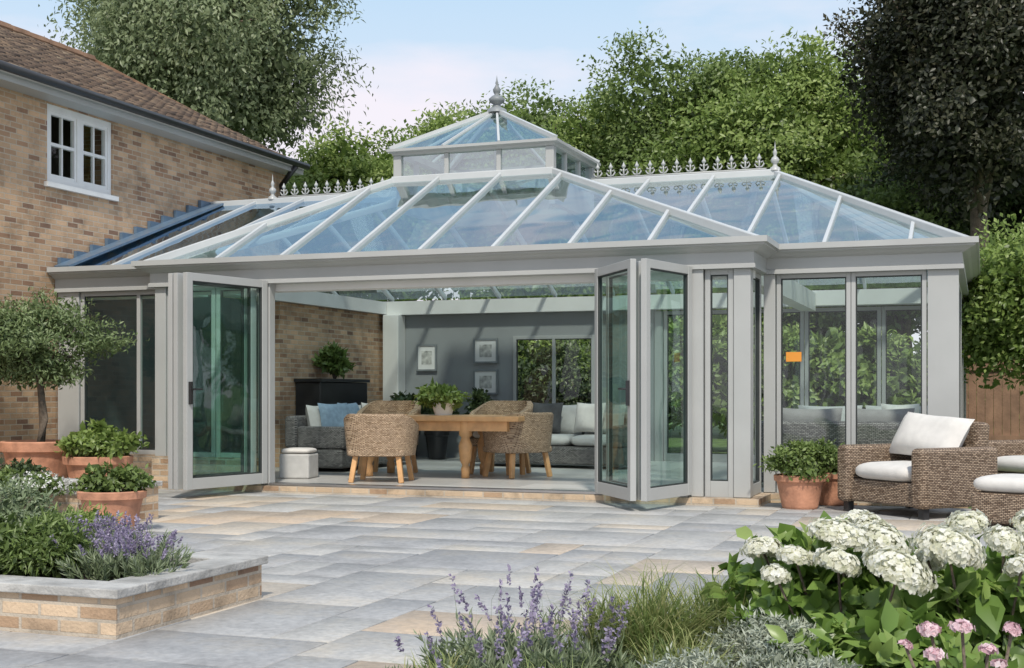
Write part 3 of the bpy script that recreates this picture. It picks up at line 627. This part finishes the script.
for i,(x,y,s_,lb) in enumerate(((-6.84,4.15,.75,'bushy green house plant on the black sideboard'),(-5.9,5.8,1.1,'dark potted house plant in front of the grey back wall'),(-5.1,5.9,1.0,'dark house plant beside the back window'),(-6.45,5.9,1.0,'dark leafy house plant in the corner by the pillar'))):
    bush('house_plant',lb,(x,y,1.25 if i==0 else .45),(.32*s_,.32*s_,.34*s_),LM['darkg'] if i else LM['mid'],900,.11,ncl=40,sig=.14)
    if i: pot('floor_pot','dark pot under the '+('','larger','smaller','corner')[i]+' house plant by the back wall',(x,y,Z),.2,.46,M['dark'])
for x,z,w_,h_,lb in ((-6.35,1.62,.36,.44,'framed print nearest the pillar on the back wall'),(-5.32,1.72,.42,.40,'upper framed print beside the back window'),(-5.32,1.22,.42,.40,'lower framed print beside the back window')):
    t_=thing('framed_print','white '+lb,'picture',(x,YB-.17,z)); m=MB()
    m.box(-w_/2,w_/2,-.03,0,-h_/2,-h_/2+.03).box(-w_/2,w_/2,-.03,0,h_/2-.03,h_/2).box(-w_/2,-w_/2+.03,-.029,0,-h_/2+.03,h_/2-.03).box(w_/2-.03,w_/2,-.029,0,-h_/2+.03,h_/2-.03).build('frame',M['lead'],t_)
    MB().box(-w_/2+.03,w_/2-.03,-.015,-.002,-h_/2+.03,h_/2-.03).build('mount',M['white'],t_); MB().box(-w_*.25,w_*.25,-.018,-.0155,-h_*.25,h_*.25).build('print',M['paper'],t_)
ct=thing('coffee_table','low dark coffee table between the sofas behind the right hand windows','table',(.6,3.1,Z))
MB().box(-.55,.55,-.3,.3,.36,.4).build('tabletop',M['fencewood'],ct,bevel=.006)
for x in (-.5,.5):
    for y in (-.25,.25): MB().box(x-.03,x+.03,y-.03,y+.03,0,.36).build('leg',M['fencewood'],ct)
# ---------------------------------------------------------------- outdoor wicker chairs
def warm(label,group):
    t=thing('wicker_armchair',label,'armchair',(0,0,GZ),0,group)
    MB().box(-.36,.36,-.38,.36,.10,.30).build('seat_base',M['wicker'],t,bevel=.02)
    for s in (-1,1): MB().box(s*.42-.075,s*.42+.075,-.42,.42,.09,.60).build('arm',M['wicker'],t,bevel=.045,seg=4)
    MB().add([(-.345,.28,.12),(.345,.28,.12),(.345,.42,.12),(-.345,.42,.12),(-.345,.36,.82),(.345,.36,.82),(.345,.50,.80),(-.345,.50,.80)],[(0,3,2,1),(4,5,6,7),(0,1,5,4),(1,2,6,5),(2,3,7,6),(3,0,4,7)]).build('back',M['wicker'],t,bevel=.04,seg=4)
    for x in (-.42,.42):
        for y in (-.34,.36): MB().box(x-.03,x+.03,y-.03,y+.03,0,.10).build('leg',M['dark'],t)
    MB().cushion((0,-.06,.375),.34,.36,.085).build('seat_cushion',M['cream'],t,smooth=True)
    return t
gw='brown wicker armchairs on the patio'
p=G(904,514); wa=warm('brown wicker armchair with pale seat pad and one big cushion, beside the potted shrub',gw); wa.location=(p[0]+.1,p[1]+.1,GZ); wa.rotation_euler=(0,0,R(-42)); wa.scale=(1.14,1.14,1.06)
def oncair(lx,ly,lz,rz,loc): 
    return (loc[0]+lx*math.cos(rz)-ly*math.sin(rz),loc[1]+lx*math.sin(rz)+ly*math.cos(rz),loc[2]+lz)
o=tag(MB().pillow((0,0,0),.84,.47,.26,rx=R(-32)).build('scatter_cushion',M['cream'],smooth=True),'large pale cushion leaning on the back of the wicker armchair','cushion'); o.location=oncair(.0,.18,.72,R(-42),wa.location); o.rotation_euler=(0,R(4),R(-42))
p=G(1046,505); dup(wa,(p[0],p[1]+.3,GZ),R(-50),'brown wicker armchair at the right edge, behind the cushioned one',gw,(1.1,1.1,1.05))
p=G(1022,527); ot=thing('wicker_footstool','brown wicker footstool with pale round edged pad at the right edge','footstool',(p[0],p[1],GZ),R(-20))
MB().box(-.33,.33,-.3,.3,.04,.30).build('base',M['wicker'],ot,bevel=.04,seg=3); MB().cushion((0,0,.365),.34,.31,.075).build('pad',M['cream'],ot,smooth=True)
# ---------------------------------------------------------------- pots outside
p=P(800,12.75); pot('terracotta_pot','terracotta pot beside the corner of the garden room, left of the armchair',(p[0],p[1],GZ),.25,.33,M['terra'],'terracotta pots on the patio')
bush('potted_shrub','rounded green shrub in the terracotta pot beside the wicker armchair',(p[0],p[1],GZ+.28),(.40,.34,.26),LM['mid'],2600,.055,cz=.16,ncl=80,sig=.1,cat='shrub')
p=P(832,13.2); pot('terracotta_pot','second terracotta pot half hidden behind the shrub by the windows',(p[0],p[1],GZ),.22,.33,M['terra'],'terracotta pots on the patio')
bush('potted_shrub','small green shrub in the pot half hidden by the windows',(p[0],p[1],GZ+.28),(.3,.3,.26),LM['mid'],1500,.05,cz=.18,ncl=60,sig=.1,cat='shrub')
p=P(98,13.9); pot('terracotta_pot','large terracotta pot standing right of the olive tree pot',(p[0],p[1],GZ),.36,.46,M['terra'],'terracotta pots on the patio')
bush('potted_shrub','bright green shrub with broad leaves in the large terracotta pot',(p[0],p[1],GZ+.4),(.44,.42,.24),LM['bright'],2200,.07,cz=.18,ncl=80,sig=.1,cat='shrub',tp=OVAL)
p=P(40,14.4); pot('terracotta_pot','wide terracotta pot holding the olive tree',(p[0],p[1],GZ),.42,.60,M['terra'],'terracotta pots on the patio')
t_=tree('olive_tree','small olive tree with a round green crown in a terracotta pot',(p[0],p[1]),(1.0,.9,.58),1.20,LM['olive'],15000,.06,trunk_r=.05,nlobe=15,ncl=300,wr=.34,sig=.10,fill=.2); t_.location.z=GZ+.48
p=G(112,532); pot('terracotta_pot','terracotta pot nearest the raised brick bed',(p[0],p[1],GZ),.27,.34,M['terra'],'terracotta pots on the patio')
bush('potted_shrub','loose green shrub in the pot nearest the raised brick bed',(p[0],p[1],GZ+.3),(.3,.28,.17),LM['mid'],1500,.05,cz=.1,ncl=60,sig=.12,cat='shrub')
p=P(8,12.6); bush('garden_shrub','low dark green shrub at the left edge beside the olive tree pot',(p[0],p[1],GZ),(.4,.4,.28),LM['darkg'],2200,.06,cz=.26,ncl=70,sig=.1,cat='shrub')
# ---------------------------------------------------------------- raised beds
def bed(name,label,x0,x1,y0,y1,zt,th=.22):
    t=thing(name,label,'raised bed',((x0+x1)/2,(y0+y1)/2,GZ),world=True)
    m=MB(); i=.03
    m.box(x0+i,x1-i,y0+i,y0+th-i,GZ,zt-.045).box(x0+i,x1-i,y1-th+i,y1-i,GZ,zt-.045).box(x1-th+i,x1-i,y0+th-i,y1-th+i,GZ,zt-.045).box(x0+i,x0+th-i,y0+th-i,y1-th+i,GZ,zt-.045).build('brick_wall',M['brick2'],t)
    m=MB(); g=.003
    def run(a,b,fx):
        n=max(1,round((b-a)/.62)); 
        for k in range(n): fx(a+(b-a)*k/n+g,a+(b-a)*(k+1)/n-g)
    run(x0,x1,lambda a,b:m.box(a,b,y0,y0+th,zt-.045,zt)); run(x0,x1,lambda a,b:m.box(a,b,y1-th,y1,zt-.045,zt))
    run(y0+th,y1-th,lambda a,b:m.box(x1-th,x1,a,b,zt-.045,zt)); run(y0+th,y1-th,lambda a,b:m.box(x0,x0+th,a,b,zt-.045,zt))
    m.build('coping',M['coping'],t,bevel=.006)
    MB().box(x0+th-.02,x1-th+.02,y0+th-.02,y1-th+.02,GZ,zt-.06).build('soil',M['soil'],t)
    return t
bed('raised_bed','low brick raised bed with grey stone coping in the left foreground',-4.3,-1.52,-8.06,-6.72,.155)
bed('raised_bed','low brick raised bed with white flowers near the terracotta pots',-8.0,-4.75,-4.2,-3.1,.26)
def lavender(label,loc,r,h,nst,fw=1,lf=26,group=None):
    t=thing('lavender_plant',label,'lavender',loc,0,group); n=nst
    b=rng.normal(size=(n,3))*r*.25; b[:,2]=0; d=rdir(n)*.55; d[:,2]=1; hl=h*rng.uniform(.65,1.12,n); nn=rdir(n)
    d/=np.linalg.norm(d,axis=1,keepdims=True)
    V,Fc,k=inst(BLADE,b,d,nn*.15,hl,.004); st=(V,Fc,np.repeat(rng.uniform(.3,.9,n),k))
    nb=max(90,nst); bb=np.clip(rng.normal(size=(nb,3)),-1.8,1.8)*r*.3; bb[:,2]=0; db=rdir(nb)*.8; db[:,2]=1; hb_=h*rng.uniform(.45,.8,nb)
    m=nb*lf; i=rng.integers(0,nb,m); s=rng.uniform(.1,1,m); pp=bb[i]+db[i]*(hb_[i]*s)[:,None]*.8; dd=db[i]*.9+rdir(m)*.7
    V,Fc,k=inst(RHOMB,pp,dd,rdir(m),.055*rng.uniform(.6,1.3,m),.0085)
    npmesh('foliage',[(V,Fc,np.repeat(rng.uniform(0,.6,m)+.4*s,k))],LM['lavleaf'],t); npmesh('stems',[st],LM['lavleaf'],t)
    q=22; i=np.repeat(np.arange(n),q); s=np.tile(np.concatenate([np.linspace(.86,1.03,q-3),[.78,.79,.80]]),n)
    pp=b[i]+d[i]*(hl[i]*s)[:,None]; dd=rdir(n*q)+d[i]*.7
    V,Fc,k=inst(RHOMB,pp,dd,rdir(n*q),.015*fw,.010*fw); tone=rng.uniform(0,1,n)[i]*.5+rng.uniform(0,.5,n*q)
    npmesh('flower_spikes',[(V,Fc,np.repeat(tone,k))],LM['lav'],t)['kind']='stuff'; return t
zb=.10
p=G(120,585,zb); lavender('low purple lavender bush in the left raised bed, nearest its corner',(p[0]-.03,p[1]+.12,zb),.36,.25,120,1)
p=G(88,572,zb); lavender('purple lavender bush in the left raised bed, behind the corner one',(p[0],p[1]+.15,zb),.40,.28,120,1)
p=G(20,582,zb); bush('leafy_shrub','ferny green shrub at the left end of the raised bed',(p[0],p[1]+.1,zb),(.36,.3,.22),LM['mid'],5000,.05,cz=.16,ncl=110,sig=.12,wr=.3,cat='shrub')
p=G(-50,578,zb); bush('leafy_shrub','second ferny green shrub cut by the left edge of the picture',(p[0],p[1]+.3,zb),(.4,.35,.28),LM['lavleaf'],4000,.05,cz=.2,ncl=100,sig=.12,wr=.3,cat='shrub')
p=G(45,562,zb); bush('leafy_shrub','yellow green shrub behind the lavender in the raised bed',(p[0],p[1]+.3,zb),(.34,.25,.2),LM['bright'],3000,.045,cz=.15,ncl=80,sig=.12,wr=.35,cat='shrub')
p=P(38,10.6); bush('flowering_shrub','small shrub covered in white flowers in the rear raised bed',(p[0],p[1],.2),(.28,.26,.13),LM['mid'],2000,.04,cz=.08,ncl=70,sig=.12,flowers=(LM['whitefl'],120,.022))
p=P(2,10.6); bush('leafy_shrub','dark green shrub in the rear raised bed at the left edge',(p[0],p[1],.2),(.28,.26,.15),LM['mid'],2200,.045,cz=.09,ncl=70,sig=.12,cat='shrub')
# ---------------------------------------------------------------- foreground border
bs=MB(); pts=[P(330,3.6),P(1300,3.6),P(1400,7.2),P(1000,6.9),P(820,6.3),P(640,5.6),P(500,5.25),P(400,5.0)]
bs.add([(x,y,GZ+.012) for x,y in pts]+[(x,y,GZ-.05) for x,y in pts],[tuple(range(8))]+[(i,(i+1)%8,(i+1)%8+8,i+8)[::-1] for i in range(8)])
struct(bs.build('border_soil',M['soil']))
def gclump(label,loc,h,n,spread,mat,wd=.006,name='grass_clump'):
    b=rng.normal(size=(n,3))*.05; b[:,2]=0; a=rng.uniform(0,2*PI,n); k_=rng.uniform(.1,1,n)*spread
    d=np.stack([np.cos(a)*k_,np.sin(a)*k_,np.ones(n)],1); nn=np.stack([-np.cos(a),-np.sin(a),k_],1)
    V,Fc,k=inst(ARCH,b,d,nn,h*rng.uniform(.55,1.1,n),wd); o=npmesh(name,[(V,Fc,np.repeat(rng.uniform(0,1,n),k))],mat); o.location=loc; tag(o,label,'grass'); return o
for i,(px,d,h,n,lb) in enumerate(((490,4.7,.34,14,'lavender with purple spikes, leftmost in the front border'),(528,4.8,.43,26,'lavender with tall purple spikes in the front border, second from the left'),(575,4.6,.40,24,'lavender with tall purple spikes just left of the grass clump'),(520,4.3,.28,12,'low lavender in front of the taller ones'))):
    p=P(px,d); lavender(lb,(p[0],p[1],GZ),.40,h,n,1.2,34)
for px,d,h,n,lb in ((440,4.45,.25,500,'short green grass clump at the left end of the front border'),(655,4.8,.50,950,'tall arching grass clump in the middle of the front border'),(712,5.0,.46,800,'arching grass clump left of the hydrangeas'),(610,4.9,.42,600,'golden grass clump behind the lavender'),(545,4.25,.26,420,'short grass clump under the lavender'),(405,4.3,.16,350,'lowest grass clump at the far left of the front border'),(680,4.45,.34,600,'shorter grass clump in front of the tall arching one')):
    p=P(px,d); gclump(lb,(p[0],p[1],GZ),h,n,.95,LM['grassb'])
for i,(px,d,r,h,lb) in enumerate(((630,4.15,.26,.15,'silver leaved cushion plant below the grass clump'),(705,4.05,.28,.17,'silver leaved cushion plant in the middle of the front border'),(790,4.1,.30,.19,'silver leaved cushion plant in front of the white hydrangeas'),(765,4.6,.26,.22,'silver leaved plant behind the other silver ones'),(850,4.0,.22,.13,'small silver plant at the foot of the hydrangea'))):
    p=P(px,d); bush('silver_plant',lb,(p[0],p[1],GZ),(r,r,h),LM['silver'],7500,.03,cz=.12+h*.35,ncl=170,sig=.09,wr=.26,cat='silver plant')
for px,d,lb in ((400,4.4,'low green ground cover plant at the left end of the front border'),(500,4.1,'low green plant at the foot of the lavender'),(570,4.05,'low leafy plant beside the silver cushion')):
    p=P(px,d); bush('border_plant',lb,(p[0],p[1],GZ),(.22,.2,.12),LM['lavleaf'],2200,.04,cz=.06,ncl=70,sig=.12,wr=.3)
def flowerhead(r,nf=170,fs=.0165):
    parts=[]
    for sh,k0 in ((1,.7),(.84,.3)):
        n=int(nf*k0*1.4); d=rdir(n); d[:,2]=np.abs(d[:,2])*1.1-.3; d/=np.linalg.norm(d,axis=1,keepdims=True)
        bump=1+.16*np.sin(7*d[:,0]+3+r*90)*np.sin(6*d[:,1]+1+r*50)
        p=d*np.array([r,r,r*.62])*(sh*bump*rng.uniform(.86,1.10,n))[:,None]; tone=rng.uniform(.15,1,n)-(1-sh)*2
        u=np.cross(d,np.array([.3,.5,.8])+rdir(n)*.5); u/=np.linalg.norm(u,axis=1,keepdims=True); w_=np.cross(d,u); ph=rng.uniform(0,PI,n)
        for q in range(4):
            a=ph+q*PI/2; dd=u*np.cos(a)[:,None]+w_*np.sin(a)[:,None]+d*rng.uniform(.0,.6,(n,1))
            V,Fc,k=inst(RHOMB,p,dd,d,fs*rng.uniform(.75,1.25,n),fs*1.1); parts.append((V,Fc,np.repeat(tone+rng.uniform(-.1,.1,n),k)))
    return parts
def hydrangea(label,loc,rad,cz,nl,heads,fmat,r=.098,nf=380,leaf=.095,fs=.0145):
    t=thing('hydrangea_bush',label,'hydrangea',loc)
    pr,cp=crown(rad,cz,nl,leaf,tp=OVAL,nlobe=10,ncl=150,sig=.12,wr=.6,droop=.25,fill=.35)
    m=MB()
    for i in rng.choice(len(cp),20,replace=False): e=cp[i]; m.tube([(0,0,0),(e[0]*.5,e[1]*.5,e[2]*.6),tuple(e)],[.008,.006,.004],5)
    npmesh('foliage',[pr],LM['hydleaf'],t)
    for (x,y,z,s) in heads:
        o=npmesh('flower_head',flowerhead(r*s,int(nf*s**1.5),fs),fmat,t); o.location=(x,y,z); o.rotation_euler=(R(random.uniform(-5,30)),R(random.uniform(-25,25)),random.uniform(0,3)); o.scale=(1,1,random.uniform(.8,1.05))
        m.tube([(x*.5,y*.5,z*.3),(x,y,z)],.005,5)
    m.build('stem',M['bark'],t,smooth=True); return t
def heads_from(lst,loc):
    out=[]
    for px,py,d,s in lst:
        x,y=P(px,d); z=CZ-(py-5-392)/1300*d; out.append((x-loc[0],y-loc[1],z-loc[2],s))
    return out
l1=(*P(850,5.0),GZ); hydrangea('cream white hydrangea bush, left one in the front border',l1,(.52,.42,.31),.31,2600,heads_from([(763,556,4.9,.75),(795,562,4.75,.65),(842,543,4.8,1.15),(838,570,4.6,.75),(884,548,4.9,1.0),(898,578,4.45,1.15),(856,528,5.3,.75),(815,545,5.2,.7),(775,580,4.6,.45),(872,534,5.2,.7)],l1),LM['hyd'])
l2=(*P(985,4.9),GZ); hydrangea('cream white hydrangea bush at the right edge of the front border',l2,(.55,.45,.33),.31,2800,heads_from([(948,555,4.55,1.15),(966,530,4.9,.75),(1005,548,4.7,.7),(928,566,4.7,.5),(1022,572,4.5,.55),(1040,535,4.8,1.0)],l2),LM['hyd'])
l3=(*P(975,3.95),GZ); hydrangea('small pink flowered bush in the lower right corner',l3,(.36,.24,.20),.17,1300,heads_from([(930,635,3.8,.85),(962,633,3.8,.9),(988,655,3.75,.7),(1012,635,3.8,.7),(935,660,3.75,.8),(905,650,3.8,.5),(1000,669,3.7,.55)],l3),LM['pink'],r=.032,nf=36,leaf=.06,fs=.013)
l4=(*P(900,4.35),GZ); bush('leafy_shrub','green broad leaved plant between the two white hydrangeas',l4,(.38,.28,.23),LM['hydleaf'],1700,.08,cz=.19,ncl=80,sig=.13,tp=OVAL,wr=.6,cat='shrub',fill=.35)
# ---------------------------------------------------------------- backdrop trees
def T(px,d,radii,cz,mat,nl,leaf,label,**kw):
    return tree(kw.pop('name','broadleaf_tree'),label,P(px,d),radii,cz,mat,nl,leaf,group='trees behind the garden room',**kw)
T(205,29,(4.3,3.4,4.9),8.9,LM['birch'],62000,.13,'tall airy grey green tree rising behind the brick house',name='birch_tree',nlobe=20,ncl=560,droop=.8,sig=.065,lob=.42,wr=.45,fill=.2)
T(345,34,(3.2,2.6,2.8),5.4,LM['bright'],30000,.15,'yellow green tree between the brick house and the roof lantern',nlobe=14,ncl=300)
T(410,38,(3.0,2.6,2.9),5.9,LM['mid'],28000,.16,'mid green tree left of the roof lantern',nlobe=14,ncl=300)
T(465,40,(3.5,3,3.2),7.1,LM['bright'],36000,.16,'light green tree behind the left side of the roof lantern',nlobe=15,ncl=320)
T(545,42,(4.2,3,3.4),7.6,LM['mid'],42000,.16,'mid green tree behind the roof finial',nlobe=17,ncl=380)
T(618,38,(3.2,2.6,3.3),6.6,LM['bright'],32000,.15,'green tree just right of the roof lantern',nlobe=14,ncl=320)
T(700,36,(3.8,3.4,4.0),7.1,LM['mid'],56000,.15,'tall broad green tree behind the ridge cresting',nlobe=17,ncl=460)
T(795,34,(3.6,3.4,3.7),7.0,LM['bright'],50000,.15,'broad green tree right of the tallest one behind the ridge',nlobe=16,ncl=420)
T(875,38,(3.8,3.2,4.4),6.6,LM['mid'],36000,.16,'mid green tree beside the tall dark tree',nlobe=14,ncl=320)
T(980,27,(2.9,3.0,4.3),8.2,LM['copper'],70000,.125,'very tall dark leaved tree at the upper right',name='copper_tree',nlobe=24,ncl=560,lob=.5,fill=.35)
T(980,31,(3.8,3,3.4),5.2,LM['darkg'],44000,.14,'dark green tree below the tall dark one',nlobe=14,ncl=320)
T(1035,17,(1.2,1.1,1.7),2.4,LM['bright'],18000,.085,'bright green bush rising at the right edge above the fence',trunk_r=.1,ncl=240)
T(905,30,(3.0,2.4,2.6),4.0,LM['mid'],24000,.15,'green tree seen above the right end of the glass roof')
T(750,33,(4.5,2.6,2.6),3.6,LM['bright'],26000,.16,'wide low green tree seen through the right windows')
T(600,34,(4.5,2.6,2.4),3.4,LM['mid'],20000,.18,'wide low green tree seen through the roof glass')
bush('garden_shrub','large dark shrub added outside to darken the back window of the garden room',(-4.6,9.4,-.13),(1.9,.7,1.4),LM['darkg'],9000,.09,cz=1.1,ncl=160,sig=.1,cat='shrub')  # added shrub, its dark leaves make the back window look dark
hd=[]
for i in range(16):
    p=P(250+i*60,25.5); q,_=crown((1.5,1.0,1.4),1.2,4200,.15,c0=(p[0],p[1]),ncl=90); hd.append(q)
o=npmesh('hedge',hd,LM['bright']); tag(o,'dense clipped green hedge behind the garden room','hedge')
fn=thing('wooden_fence','brown close boarded wooden fence at the right edge','fence',(*P(1000,19.5),-.12),world=True)
fx,fy=P(960,20.5); m=MB()
for i in range(40):
    x=fx+i*.125; m.box(x,x+.12,fy-.012+.006*(i%2),fy+.012,-.1,1.68+.0)
m.build('boards',M['fencewood'],fn)
MB().box(fx,fx+5,fy-.05,fy-.02,.3,.38).box(fx,fx+5,fy-.05,fy-.02,1.4,1.48).box(fx-.02,fx+5,fy-.04,fy+.03,1.685,1.72).build('rail',M['fencewood'],fn)
for i in range(3): MB().box(fx+i*2,fx+i*2+.09,fy-.14,fy-.052,-.1,1.75).build('post',M['fencewood'],fn)
